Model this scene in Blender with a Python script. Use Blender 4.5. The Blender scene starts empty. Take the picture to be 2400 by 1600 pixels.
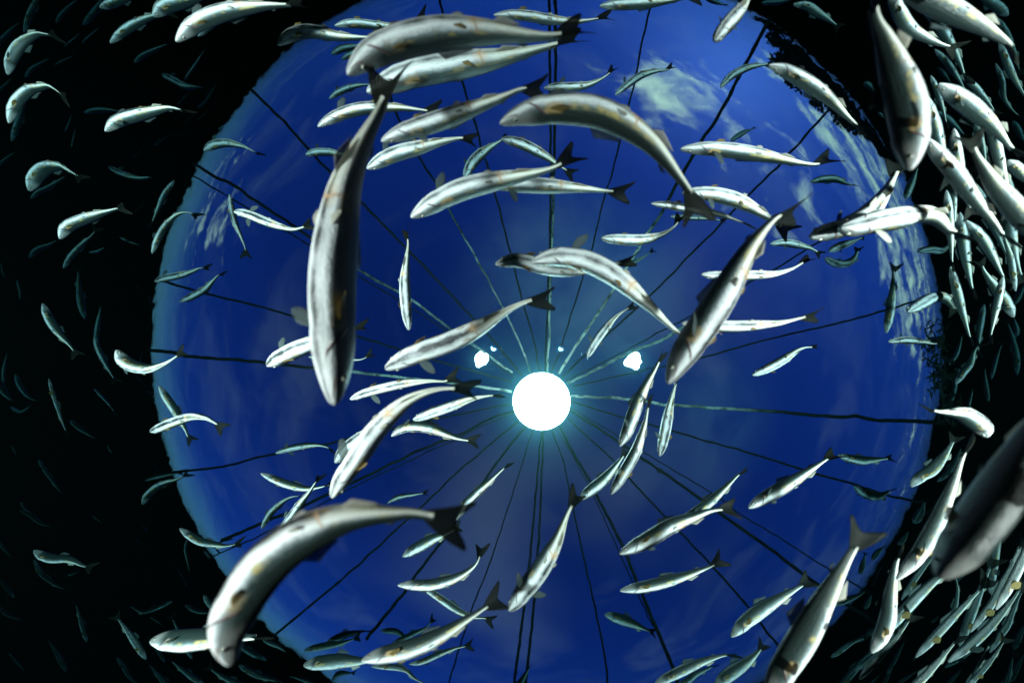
import bpy, math, random
from mathutils import Vector, Matrix, noise as mnoise

random.seed(7)
scn = bpy.context.scene
COL = scn.collection

# ------------------------------------------------------------------ camera
F_PX = 813.0
R0, U0 = Vector((-1, 0, 0)), Vector((0, 1, 0))
fwd = (Vector((0, 0, 1)) - 0.0445 * R0 + 0.0096 * U0).normalized()
RT = fwd.cross(U0).normalized()
UP = RT.cross(fwd).normalized()
cam = bpy.data.cameras.new("camera")
cam.sensor_width = 36.0
cam.lens = 36.0 * F_PX / 2400.0
cam.clip_start = 0.02
cam.clip_end = 5000
cam.dof.use_dof = True
cam.dof.focus_distance = 2.3
cam.dof.aperture_fstop = 1.35
camo = bpy.data.objects.new("camera", cam)
COL.objects.link(camo)
camo.matrix_world = Matrix(((RT.x, UP.x, -fwd.x, 0), (RT.y, UP.y, -fwd.y, 0), (RT.z, UP.z, -fwd.z, 0), (0, 0, 0, 1)))
scn.camera = camo

SURF = 7.0            # height of the water surface above the camera
BOTTOM = -14.0


def P(px, py, z):
    """point at height z seen at photograph pixel px, py"""
    d = RT * ((px - 1200) / F_PX) - UP * ((py - 800) / F_PX) + fwd
    return d * (z / d.z)


def proj(p):
    k = p.dot(fwd)
    if k < 1e-4:
        k = 1e-4
    return (1200 + F_PX * p.dot(RT) / k, 800 - F_PX * p.dot(UP) / k)


# ------------------------------------------------------------------ world
SUN_EL, SUN_ROT = math.radians(24), math.radians(323)
world = bpy.data.worlds.new("World")
scn.world = world
world.use_nodes = True
wt = world.node_tree
for n in list(wt.nodes):
    wt.nodes.remove(n)


class N:
    """tiny helper to write node maths"""

    def __init__(self, tree):
        self.t = tree

    def new(self, kind, **kw):
        n = self.t.nodes.new(kind)
        for k, v in kw.items():
            setattr(n, k, v)
        return n

    def put(self, sock, v):
        if hasattr(v, 'is_linked') or hasattr(v, 'default_value') and not isinstance(v, (int, float)):
            self.t.links.new(v, sock)
        else:
            sock.default_value = v

    def m(self, op, a, b=0.0, c=0.0, clamp=False):
        n = self.new('ShaderNodeMath', operation=op, use_clamp=clamp)
        for i, v in enumerate((a, b, c)):
            self.put(n.inputs[i], v)
        return n.outputs[0]

    def band(self, x, lo, hi, soft):
        """1 inside lo..hi with soft edges"""
        a = self.mr(x, lo - soft, lo + soft, 0, 1)
        b = self.mr(x, hi - soft, hi + soft, 1, 0)
        return self.m('MULTIPLY', a, b)

    def mr(self, x, a, b, c, d, smooth=True):
        n = self.new('ShaderNodeMapRange', interpolation_type='SMOOTHSTEP' if smooth else 'LINEAR')
        self.put(n.inputs[0], x)
        for i, v in enumerate((a, b, c, d)):
            self.put(n.inputs[1 + i], v)
        return n.outputs[0]

    def mix(self, f, a, b):
        n = self.new('ShaderNodeMix', data_type='RGBA')
        self.put(n.inputs[0], f)
        for i, v in ((6, a), (7, b)):
            if isinstance(v, tuple):
                n.inputs[i].default_value = (*v, 1) if len(v) == 3 else v
            else:
                self.t.links.new(v, n.inputs[i])
        return n.outputs[2]

    def noise(self, vec, scale, detail=3, rough=0.5, dist=0.0):
        n = self.new('ShaderNodeTexNoise')
        if vec is not None:
            self.t.links.new(vec, n.inputs['Vector'])
        n.inputs['Scale'].default_value = scale
        n.inputs['Detail'].default_value = detail
        n.inputs['Roughness'].default_value = rough
        n.inputs['Distortion'].default_value = dist
        return n.outputs[0]


w = N(wt)
sky = w.new('ShaderNodeTexSky', sky_type='NISHITA', sun_disc=False)
sky.sun_elevation, sky.sun_rotation = SUN_EL, SUN_ROT
sky.air_density, sky.dust_density, sky.ozone_density = 1.0, 0.5, 2.5
geo = w.new('ShaderNodeTexCoord')
sep = w.new('ShaderNodeSeparateXYZ')
wt.links.new(geo.outputs['Generated'], sep.inputs[0])
zc = w.m('MAXIMUM', sep.outputs[2], 0.05)
X = w.m('DIVIDE', sep.outputs[0], zc)
Y = w.m('DIVIDE', sep.outputs[1], zc)
cmb = w.new('ShaderNodeCombineXYZ')
w.put(cmb.inputs[0], X)
w.put(cmb.inputs[1], Y)
cl = w.noise(cmb.outputs[0], 2.5, 6, 0.60, 0.4)
big = w.noise(cmb.outputs[0], 0.55, 3, 0.5, 0.3)


def bump_at(cx, cy, r):
    dx = w.m('SUBTRACT', X, cx)
    dy = w.m('SUBTRACT', Y, cy)
    d = w.m('SQRT', w.m('ADD', w.m('MULTIPLY', dx, dx), w.m('MULTIPLY', dy, dy)))
    return w.mr(d, 0.0, r, 1.0, 0.0)


bias = w.m('MAXIMUM', w.m('MULTIPLY', bump_at(-0.95, 1.45, 1.25), 1.12), w.m('MULTIPLY', bump_at(-1.5, 0.9, 1.2), 0.85))
# bearing: how far the view direction lies toward image left / right
hl = w.m('SQRT', w.m('ADD', w.m('MULTIPLY', sep.outputs[0], sep.outputs[0]), w.m('MULTIPLY', sep.outputs[1], sep.outputs[1])))


def bearing(bx, by, lo, hi):
    d = w.m('DIVIDE', w.m('ADD', w.m('MULTIPLY', sep.outputs[0], bx), w.m('MULTIPLY', sep.outputs[1], by)), w.m('MAXIMUM', hl, 0.001))
    return w.mr(d, lo, hi, 0.0, 1.0)


rimband = w.m('MULTIPLY', bearing(-0.91, 0.41, 0.78, 0.97), w.band(sep.outputs[2], 0.09, 0.36, 0.07))
lowband = w.m('MULTIPLY', bearing(-0.98, -0.2, 0.90, 0.99), w.band(sep.outputs[2], 0.10, 0.26, 0.05))
leftband = w.m('MULTIPLY', bearing(0.90, 0.42, 0.93, 0.99), w.band(sep.outputs[2], 0.16, 0.42, 0.08))
bias = w.m('MAXIMUM', bias, w.m('MULTIPLY', rimband, 1.05))
bias = w.m('MAXIMUM', bias, w.m('MULTIPLY', lowband, 0.62))
bias = w.m('MAXIMUM', bias, w.m('MULTIPLY', leftband, 0.72))
thr = w.m('SUBTRACT', 0.76, w.m('MULTIPLY', bias, 0.35))
cov = w.mr(w.m('SUBTRACT', cl, thr), 0.0, 0.30, 0.0, 1.0)
soft = w.m('MULTIPLY', w.mr(big, 0.48, 0.70, 0.0, 0.07), bearing(-0.5, -0.85, 0.2, 0.9))
cloud_f = w.m('MAXIMUM', w.m('MULTIPLY', cov, 0.95), w.m('MAXIMUM', soft, w.mr(w.noise(cmb.outputs[0], 1.3, 4, 0.55, 0.8), 0.45, 0.75, 0.0, 0.035)))
veil = w.m('MULTIPLY', w.m('MAXIMUM', bump_at(-0.22, 0.20, 0.62), w.m('MULTIPLY', bump_at(-0.75, -0.35, 0.55), 0.45)), w.mr(w.noise(cmb.outputs[0], 3.0, 4, 0.6, 0.5), 0.3, 0.65, 0.35, 1.0))
hz_f = w.m('MULTIPLY', bearing(0.97, -0.22, 0.35, 0.9), w.mr(sep.outputs[2], 0.02, 0.30, 0.42, 0.0))
hs = w.new('ShaderNodeHueSaturation')
hs.inputs['Saturation'].default_value = 1.15
wt.links.new(sky.outputs[0], hs.inputs['Color'])
tint = w.new('ShaderNodeMix', data_type='RGBA', blend_type='MULTIPLY')
tint.inputs[0].default_value = 1.0
wt.links.new(hs.outputs[0], tint.inputs[6])
tint.inputs[7].default_value = (0.19, 0.27, 0.98, 1)
thin_f = w.m('MAXIMUM', hz_f, w.m('MULTIPLY', veil, 0.13))
skyc = w.mix(thin_f, tint.outputs[2], (8.0, 13.0, 12.5))
skyc = w.mix(cloud_f, skyc, (21.0, 16.5, 12.5))
above = w.m('GREATER_THAN', sep.outputs[2], -0.01)
skyc = w.mix(above, (0.0, 0.0, 0.0), skyc)
bg = w.new('ShaderNodeBackground')
wt.links.new(skyc, bg.inputs[0])
bg.inputs[1].default_value = 0.1
wo = w.new('ShaderNodeOutputWorld')
wt.links.new(bg.outputs[0], wo.inputs[0])

# ------------------------------------------------------------------ lights: the photographer's two strobes


def strobe(name, loc, aim, power, size_deg, blend=0.7):
    l = bpy.data.lights.new(name, 'SPOT')
    l.energy = power
    l.spot_size = math.radians(size_deg)
    l.spot_blend = blend
    l.shadow_soft_size = 0.09
    l.color = (1.0, 0.93, 0.86)
    o = bpy.data.objects.new(name, l)
    COL.objects.link(o)
    o.location = loc
    o.rotation_euler = Vector(aim).to_track_quat('-Z', 'Y').to_euler()
    return o


strobe("strobe", (1.45, -0.2, -0.95), (0.42, 0, 1), 2200, 146, 1.0)
strobe("strobe", (-1.45, -0.2, -0.95), (-0.46, 0, 1), 2100, 146, 1.0)

scn.view_settings.view_transform = 'Standard'
scn.view_settings.look = 'None'
scn.view_settings.exposure = 0.0
scn.view_settings.gamma = 1.0
scn.cycles.max_bounces = 8
scn.cycles.diffuse_bounces = 2
scn.cycles.glossy_bounces = 3
scn.cycles.transmission_bounces = 4
scn.cycles.volume_bounces = 0
scn.cycles.transparent_max_bounces = 12
scn.cycles.caustics_reflective = False
scn.cycles.caustics_refractive = True
scn.cycles.sample_clamp_indirect = 4.0
scn.cycles.use_denoising = True

# ------------------------------------------------------------------ materials


def mat(name):
    m = bpy.data.materials.new(name)
    m.use_nodes = True
    for n in list(m.node_tree.nodes):
        m.node_tree.nodes.remove(n)
    nn = N(m.node_tree)
    out = nn.new('ShaderNodeOutputMaterial')
    return m, nn, out


def principled(nn, out, **kw):
    b = nn.new('ShaderNodeBsdfPrincipled')
    for k, v in kw.items():
        k = k.replace('_', ' ')
        s = b.inputs[k]
        if isinstance(v, tuple):
            s.default_value = (*v, 1)
        else:
            nn.put(s, v)
    nn.t.links.new(b.outputs[0], out.inputs[0])
    return b


# water surface
m_water, nn, out = mat('water')
g = nn.new('ShaderNodeBsdfGlass')
g.inputs['IOR'].default_value = 1.333
g.inputs['Roughness'].default_value = 0.0
tc = nn.new('ShaderNodeTexCoord')
h = nn.m('ADD', nn.noise(tc.outputs['Object'], 0.55, 3, 0.5, 0.4), nn.m('MULTIPLY', nn.noise(tc.outputs['Object'], 3.2, 3, 0.55), 0.1))
bmp = nn.new('ShaderNodeBump')
bmp.inputs['Strength'].default_value = 1.0
bmp.inputs['Distance'].default_value = 0.006
nn.put(bmp.inputs['Height'], h)
nn.t.links.new(bmp.outputs[0], g.inputs['Normal'])
nn.t.links.new(g.outputs[0], out.inputs[0])

# body of the water: mostly absorption, a trace of scattering
m_haze, nn, out = mat('sea_water_body')
pv = nn.new('ShaderNodeVolumePrincipled')
pv.inputs['Color'].default_value = (0.006, 0.019, 0.020, 1)
pv.inputs['Density'].default_value = 0.42
pv.inputs['Anisotropy'].default_value = 0.93
pv.inputs['Absorption Color'].default_value = (0.33, 0.64, 0.69, 1)
nn.t.links.new(pv.outputs[0], out.inputs['Volume'])

# sea bed
m_bed, nn, out = mat('sea_bed_silt')
principled(nn, out, Base_Color=(0.012, 0.014, 0.014), Roughness=0.95)

# fish skin: UV.x runs nose to tail, UV.y goes round the body (0.5 = belly line)
m_skin, nn, out = mat('fish_skin')
uvn = nn.new('ShaderNodeUVMap')
uvn.uv_map = 'UVMap'
sp = nn.new('ShaderNodeSeparateXYZ')
nn.t.links.new(uvn.outputs[0], sp.inputs[0])
u, v = sp.outputs[0], sp.outputs[1]
phi = nn.m('MULTIPLY', nn.m('ABSOLUTE', nn.m('SUBTRACT', v, 0.5)), 360.0)
oi = nn.new('ShaderNodeObjectInfo')
rnd = oi.outputs['Random']
cv = nn.new('ShaderNodeCombineXYZ')
nn.put(cv.inputs[0], nn.m('MULTIPLY', u, 9.0))
nn.put(cv.inputs[1], nn.m('MULTIPLY', v, 6.0))
nn.put(cv.inputs[2], nn.m('MULTIPLY', rnd, 50.0))
nz = nn.noise(cv.outputs[0], 1.0, 4, 0.6)
cv2 = nn.new('ShaderNodeCombineXYZ')
nn.put(cv2.inputs[0], nn.m('MULTIPLY', u, 80.0))
nn.put(cv2.inputs[1], nn.m('MULTIPLY', v, 60.0))
nn.put(cv2.inputs[2], nn.m('MULTIPLY', rnd, 50.0))
nzf = nn.noise(cv2.outputs[0], 1.0, 3, 0.6)
phj = nn.m('ADD', phi, nn.m('MULTIPLY', nn.m('SUBTRACT', nz, 0.5), 42.0))
phj = nn.m('ADD', phj, nn.m('MULTIPLY', nn.m('SUBTRACT', nzf, 0.5), 16.0))
phj = nn.m('ADD', phj, nn.m('MULTIPLY', nn.m('SUBTRACT', rnd, 0.5), 16.0))
ramp = nn.new('ShaderNodeValToRGB')
nn.put(ramp.inputs[0], nn.m('DIVIDE', phj, 180.0))
cr = ramp.color_ramp
cr.elements[0].position, (0.76, 0.79, 0.76, 1)
cr.elements[1].position, cr.elements[1].color = 1.0, (0.006, 0.010, 0.009, 1)
for pos, c in ((0.19, (0.71, 0.75, 0.75)), (0.26, (0.50, 0.53, 0.55)), (0.315, (0.16, 0.20, 0.21)), (0.37, (0.040, 0.060, 0.060)), (0.48, (0.011, 0.020, 0.018))):
    e = cr.elements.new(pos)
    e.color = (*c, 1)
colr = ramp.outputs[0]
# mottling on the belly and faint lilac patches
mot = nn.mr(nz, 0.45, 0.75, 0.0, 0.35)
colr = nn.mix(nn.m('MULTIPLY', mot, nn.mr(phi, 20, 80, 1, 0)), colr, (0.50, 0.49, 0.55))
cv4 = nn.new('ShaderNodeCombineXYZ')
nn.put(cv4.inputs[0], nn.m('MULTIPLY', u, 5.0))
nn.put(cv4.inputs[1], nn.m('MULTIPLY', v, 34.0))
nn.put(cv4.inputs[2], nn.m('MULTIPLY', rnd, 70.0))
nst = nn.noise(cv4.outputs[0], 1.0, 4, 0.65, 0.6)
pale = nn.mr(phi, 38, 72, 1.0, 0.04)
colr = nn.mix(nn.m('MULTIPLY', nn.mr(nst, 0.46, 0.74, 0.0, 0.34), pale), colr, (0.24, 0.25, 0.29))
fleck = nn.m('MULTIPLY', nn.mr(nzf, 0.54, 0.72, 0.0, 0.40), pale)
colr = nn.mix(fleck, colr, (0.25, 0.29, 0.30))
# head is greyer
headg = nn.m('MULTIPLY', nn.mr(u, 0.10, 0.19, 0.35, 0.0), nn.mr(phi, 0, 50, 0.3, 1.0))
colr = nn.mix(headg, colr, (0.30, 0.30, 0.29))
# yellow / orange stains: base of the pectorals, along the flank, round the vent
yl = nn.m('MULTIPLY', nn.band(u, 0.205, 0.285, 0.012), nn.band(phi, 46, 84, 9))
yl = nn.m('MULTIPLY', yl, nn.mr(nz, 0.36, 0.62, 0.05, 0.8))
colr = nn.mix(nn.m('MULTIPLY', yl, 0.7), colr, (0.46, 0.30, 0.11))
yf = nn.m('MULTIPLY', nn.band(u, 0.30, 0.85, 0.05), nn.band(phi, 48, 70, 8))
yf = nn.m('MULTIPLY', yf, nn.mr(nz, 0.48, 0.66, 0.0, 0.55))
colr = nn.mix(yf, colr, (0.55, 0.42, 0.12))
vent = nn.m('ADD', u, nn.m('MULTIPLY', phi, -0.0003))
vv = nn.m('MULTIPLY', nn.band(vent, 0.600, 0.612, 0.005), nn.mr(phi, 40, 75, 0.75, 0.0))
colr = nn.mix(vv, colr, (0.36, 0.20, 0.12))
vo = nn.m('MULTIPLY', nn.band(u, 0.58, 0.645, 0.018), nn.mr(phi, 10, 50, 0.4, 0.0))
vo = nn.m('MULTIPLY', vo, nn.mr(nz, 0.40, 0.60, 0.1, 1.0))
colr = nn.mix(vo, colr, (0.60, 0.33, 0.12))
an = nn.m('MULTIPLY', nn.band(u, 0.70, 0.80, 0.02), nn.band(phi, -5, 9, 5))
colr = nn.mix(nn.m('MULTIPLY', an, 0.55), colr, (0.28, 0.22, 0.14))
tl = nn.mr(u, 0.55, 0.75, 0.0, 0.30)
colr = nn.mix(nn.m('MULTIPLY', tl, nn.mr(phi, 40, 80, 1, 0)), colr, (0.68, 0.66, 0.45))
# gill slits: a V that opens toward the tail
gd = nn.m('ABSOLUTE', nn.m('SUBTRACT', u, nn.m('ADD', 0.105, nn.m('MULTIPLY', phi, 0.00125))))
gl = nn.m('MULTIPLY', nn.mr(gd, 0.003, 0.010, 0.9, 0.0), nn.band(phi, 24, 88, 7))
colr = nn.mix(gl, colr, (0.10, 0.05, 0.045))
# jaw line
jd = nn.m('ABSOLUTE', nn.m('SUBTRACT', phi, nn.m('ADD', 26.0, nn.m('MULTIPLY', u, 420.0))))
jl = nn.m('MULTIPLY', nn.mr(jd, 3.0, 9.0, 0.85, 0.0), nn.band(u, 0.018, 0.085, 0.008))
colr = nn.mix(jl, colr, (0.13, 0.09, 0.08))
b = principled(nn, out, Base_Color=colr, Roughness=nn.mr(phi, 20, 80, 0.48, 0.38), Metallic=0.0)
b.inputs['Specular IOR Level'].default_value = 0.34
bmp = nn.new('ShaderNodeBump')
cvs = nn.new('ShaderNodeCombineXYZ')
nn.put(cvs.inputs[0], nn.m('MULTIPLY', u, 110.0))
nn.put(cvs.inputs[1], nn.m('MULTIPLY', v, 64.0))
vor = nn.new('ShaderNodeTexVoronoi')
vor.inputs['Scale'].default_value = 1.0
nn.t.links.new(cvs.outputs[0], vor.inputs['Vector'])
bmp.inputs['Strength'].default_value = 0.5
bmp.inputs['Distance'].default_value = 0.002
nn.put(bmp.inputs['Height'], nn.m('ADD', nn.m('ADD', nn.m('MULTIPLY', nst, 0.9), nn.m('MULTIPLY', vor.outputs['Distance'], 0.7)), nn.m('MULTIPLY', gl, -2.5)))
nn.t.links.new(bmp.outputs[0], b.inputs['Normal'])

# fins: thin, partly see-through, with darker rays


def fin_mat(name, base, ray, alpha):
    m, nn, out = mat(name)
    uvn = nn.new('ShaderNodeUVMap')
    uvn.uv_map = 'UVMap'
    sp = nn.new('ShaderNodeSeparateXYZ')
    nn.t.links.new(uvn.outputs[0], sp.inputs[0])
    s = nn.m('SINE', nn.m('MULTIPLY', sp.outputs[1], 75.0))
    f = nn.mr(s, -0.4, 0.9, 0.0, 1.0)
    c = nn.mix(f, base, ray)
    b = principled(nn, out, Base_Color=c, Roughness=0.6)
    b.inputs['Specular IOR Level'].default_value = 0.06
    tr = nn.new('ShaderNodeBsdfTransparent')
    mx = nn.new('ShaderNodeMixShader')
    nn.put(mx.inputs[0], nn.mr(f, 0, 1, alpha, min(1.0, alpha + 0.2)))
    nn.t.links.new(tr.outputs[0], mx.inputs[1])
    nn.t.links.new(b.outputs[0], mx.inputs[2])
    nn.t.links.new(mx.outputs[0], out.inputs[0])
    return m


m_tail = fin_mat('tail_fin_membrane', (0.007, 0.009, 0.007), (0.003, 0.0035, 0.003), 0.78)
m_fin = fin_mat('fin_membrane', (0.06, 0.08, 0.08), (0.03, 0.04, 0.04), 0.6)
m_finy = fin_mat('yellow_fin_membrane', (0.20, 0.14, 0.05), (0.08, 0.06, 0.03), 0.75)
m_finp = fin_mat('pale_fin_membrane', (0.36, 0.35, 0.30), (0.20, 0.19, 0.16), 0.62)
m_eye, nn, out = mat('eye_iris')
principled(nn, out, Base_Color=(0.35, 0.36, 0.30), Roughness=0.15)
m_pupil, nn, out = mat('eye_pupil')
principled(nn, out, Base_Color=(0.005, 0.006, 0.006), Roughness=0.08)


def rope_mat(name, pale):
    m, nn, out = mat(name)
    uvn = nn.new('ShaderNodeUVMap')
    uvn.uv_map = 'UVMap'
    sp = nn.new('ShaderNodeSeparateXYZ')
    nn.t.links.new(uvn.outputs[0], sp.inputs[0])
    um, rv = sp.outputs[0], sp.outputs[1]        # metres from the lamp, turns round the rope
    cv = nn.new('ShaderNodeCombineXYZ')
    nn.put(cv.inputs[0], nn.m('MULTIPLY', um, 9.0))
    nn.put(cv.inputs[1], nn.m('MULTIPLY', rv, 2.0))
    oi = nn.new('ShaderNodeObjectInfo')
    nn.put(cv.inputs[2], nn.m('MULTIPLY', oi.outputs['Random'], 30.0))
    n1 = nn.noise(cv.outputs[0], 1.0, 4, 0.65)
    dark = nn.mix(n1, (0.012, 0.014, 0.012), (0.045, 0.05, 0.04))
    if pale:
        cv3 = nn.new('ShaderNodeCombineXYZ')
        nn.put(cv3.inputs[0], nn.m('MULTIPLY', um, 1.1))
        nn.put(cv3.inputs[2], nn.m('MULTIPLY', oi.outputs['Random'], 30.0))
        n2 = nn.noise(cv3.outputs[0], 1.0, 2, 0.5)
        f = nn.m('MULTIPLY', nn.mr(n1, 0.38, 0.52, 0.25, 1.0), nn.mr(um, 2.2, 3.6, 1.0, 0.0))  # weed blotches, times a painted lit stretch that fades away from the lamp
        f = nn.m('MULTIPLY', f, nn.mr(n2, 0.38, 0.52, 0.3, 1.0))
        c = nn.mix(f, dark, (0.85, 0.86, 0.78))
    else:
        c = dark
    b = principled(nn, out, Base_Color=c, Roughness=0.85)
    tw = nn.m('SINE', nn.m('ADD', nn.m('MULTIPLY', um, 95.0), nn.m('MULTIPLY', rv, 18.85)))
    bm = nn.new('ShaderNodeBump')
    bm.inputs['Strength'].default_value = 0.8
    bm.inputs['Distance'].default_value = 0.01
    nn.put(bm.inputs['Height'], tw)
    nn.t.links.new(bm.outputs[0], b.inputs['Normal'])
    return m


m_rope, m_rope_pale = rope_mat('weedy_dark_rope', False), rope_mat('weedy_rope_with_painted_light', True)

m_glow, nn, out = mat('lamp_glass_lit')
em = nn.new('ShaderNodeEmission')
em.inputs[0].default_value = (0.85, 1.0, 0.92, 1)
em.inputs[1].default_value = 38.0
nn.t.links.new(em.outputs[0], out.inputs[0])
m_metal, nn, out = mat('lamp_housing_metal')
principled(nn, out, Base_Color=(0.12, 0.13, 0.13), Roughness=0.5, Metallic=0.6)
m_weed, nn, out = mat('dark_weed')
principled(nn, out, Base_Color=(0.03, 0.035, 0.02), Roughness=0.8)
m_bark, nn, out = mat('bark')
principled(nn, out, Base_Color=(0.08, 0.06, 0.045), Roughness=0.9)
m_leaf, nn, out = mat('leaves')
oi = nn.new('ShaderNodeTexCoord')
ln = nn.noise(oi.outputs['Object'], 1.3, 2)
principled(nn, out, Base_Color=nn.mix(ln, (0.02, 0.035, 0.015), (0.06, 0.09, 0.03)), Roughness=0.8)

# ------------------------------------------------------------------ mesh helpers


def link(name, verts, faces, mats, parent=None, loc=None, uvs=None, smooth=True, fmat=None):
    me = bpy.data.meshes.new(name)
    if loc is None:
        loc = Vector((0, 0, 0))
    me.from_pydata([tuple(Vector(p) - loc) for p in verts], [], faces)
    for m_ in (mats if isinstance(mats, (list, tuple)) else [mats]):
        me.materials.append(m_)
    if fmat:
        for p, k in zip(me.polygons, fmat):
            p.material_index = k
    if uvs is not None:
        ul = me.uv_layers.new(name='UVMap')
        i = 0
        for f, fu in zip(me.polygons, uvs):
            for k in range(f.loop_total):
                ul.data[f.loop_start + k].uv = fu[k]
    for p in me.polygons:
        p.use_smooth = smooth
    me.update()
    o = bpy.data.objects.new(name, me)
    COL.objects.link(o)
    if parent is not None:
        o.parent = parent
    else:
        o.location = loc
    return o


def tag(o, label=None, cat=None, group=None, kind=None):
    if label:
        o['label'] = label
    if cat:
        o['category'] = cat
    if group:
        o['group'] = group
    if kind:
        o['kind'] = kind
    return o


def empty(name, loc):
    o = bpy.data.objects.new(name, None)
    COL.objects.link(o)
    o.location = loc
    o.empty_display_size = 0.05
    return o


def catmull(pts, n):
    """n+1 points evenly spaced by arc length on a smooth curve through pts"""
    p = [pts[0] * 2 - pts[1]] + list(pts) + [pts[-1] * 2 - pts[-2]]
    fine = []
    for i in range(1, len(p) - 2):
        for k in range(12):
            t = k / 12
            a, b_, c, d = p[i - 1], p[i], p[i + 1], p[i + 2]
            fine.append(0.5 * ((2 * b_) + (c - a) * t + (2 * a - 5 * b_ + 4 * c - d) * t * t + (3 * b_ - a - 3 * c + d) * t ** 3))
    fine.append(pts[-1])
    acc = [0.0]
    for a, b_ in zip(fine, fine[1:]):
        acc.append(acc[-1] + (b_ - a).length)
    L = acc[-1]
    out, j = [], 0
    for k in range(n + 1):
        s = L * k / n
        while j < len(acc) - 2 and acc[j + 1] < s:
            j += 1
        seg = acc[j + 1] - acc[j]
        t = 0 if seg < 1e-9 else (s - acc[j]) / seg
        out.append(fine[j].lerp(fine[j + 1], min(1, max(0, t))))
    return out, L


def frames(pts, roll):
    """tangent, up and side at every point; up is as near to vertical as the body allows"""
    fr = []
    n = len(pts)
    for i in range(n):
        T = (pts[min(i + 1, n - 1)] - pts[max(i - 1, 0)]).normalized()
        Uv = Vector((0, 0, 1)) - T * T.z
        Uv.normalize()
        S = T.cross(Uv).normalized()
        Uv = (Matrix.Rotation(roll, 3, T) @ Uv)
        S = T.cross(Uv).normalized()
        fr.append((T, Uv, S))
    return fr


PROF = [(0, .0), (.006, .14), (.015, .235), (.03, .345), (.055, .48), (.09, .64), (.13, .785), (.17, .885), (.20, .93), (.218, .895), (.24, .93), (.30, .98), (.38, 1.0), (.46, .985),
        (.54, .93), (.60, .86), (.64, .80), (.70, .70), (.78, .55), (.85, .42), (.91, .32), (.96, .27), (1.0, .26)]


def prof(x):
    for (a, ra), (b_, rb) in zip(PROF, PROF[1:]):
        if x <= b_:
            t = (x - a) / (b_ - a)
            return ra + (rb - ra) * t
    return PROF[-1][1]


def sheet(name, grid, nrm, thick, material, parent, loc):
    """thin two-sided fin from a grid of points; grid[i][j], i runs outward"""
    ni, nj = len(grid), len(grid[0])
    V, Fc, UV = [], [], []
    for sgn in (1, -1):
        for i in range(ni):
            for j in range(nj):
                e = (1 - 0.75 * i / (ni - 1)) * (0.25 + 0.75 * math.sin(math.pi * (j + .15) / (nj - 1 + .3)))
                V.append(grid[i][j] + nrm * (sgn * thick * 0.5 * e))
    K = ni * nj

    def uv(i, j):
        return (i / (ni - 1), j / (nj - 1))
    for i in range(ni - 1):
        for j in range(nj - 1):
            a, b_, c, d = i * nj + j, i * nj + j + 1, (i + 1) * nj + j + 1, (i + 1) * nj + j
            q = [uv(i, j), uv(i, j + 1), uv(i + 1, j + 1), uv(i + 1, j)]
            Fc.append((a, b_, c, d))
            UV.append(q)
            Fc.append((K + d, K + c, K + b_, K + a))
            UV.append(q[::-1])
    rim = [(0, j) for j in range(nj)] + [(i, nj - 1) for i in range(1, ni)] + [(ni - 1, j) for j in range(nj - 2, -1, -1)] + [(i, 0) for i in range(ni - 2, 0, -1)]
    for k in range(len(rim)):
        (i1, j1), (i2, j2) = rim[k], rim[(k + 1) % len(rim)]
        a, b_ = i1 * nj + j1, i2 * nj + j2
        Fc.append((b_, a, K + a, K + b_))
        UV.append([uv(i2, j2), uv(i1, j1), uv(i1, j1), uv(i2, j2)])
    return link(name, V, Fc, material, parent, loc, UV)


def paddle(name, root, along, across, nrm, length, width, material, parent, loc, ni=7, nj=6, point=0.6):
    g = []
    for i in range(ni):
        t = i / (ni - 1)
        half = width * (0.28 + 0.72 * math.sin(math.pi * min(1, t * 0.78 + 0.04)) ** 0.8) * 0.5
        row = []
        for j in range(nj):
            s = -1 + 2 * j / (nj - 1)
            ext = length * t * (1 - 0.22 * t * abs(s + 0.15) ** 2) * (1 - point * 0.25 * t * (s * 0.5 + 0.5))
            row.append(root + along * ext + across * (half * s) + nrm * (0.12 * length * t * t * (0.5 - s * 0.5)))
        g.append(row)
    return sheet(name, g, nrm, max(0.0012, length * 0.02), material, parent, loc)


CROP = {'D': (0, 0, 1 / .98)}
for c_ in range(4):
    for r_ in range(4):
        CROP['%d%d' % (r_ + 1, c_ + 1)] = (600 * c_, 400 * r_, 1 / 3.92)

KMUL = {'w': 1.0, 'g': 0.95, 't': 1.55, 'd': 2.1, 's': 1.7, 'n': 1.0}
fish_records = []


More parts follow.
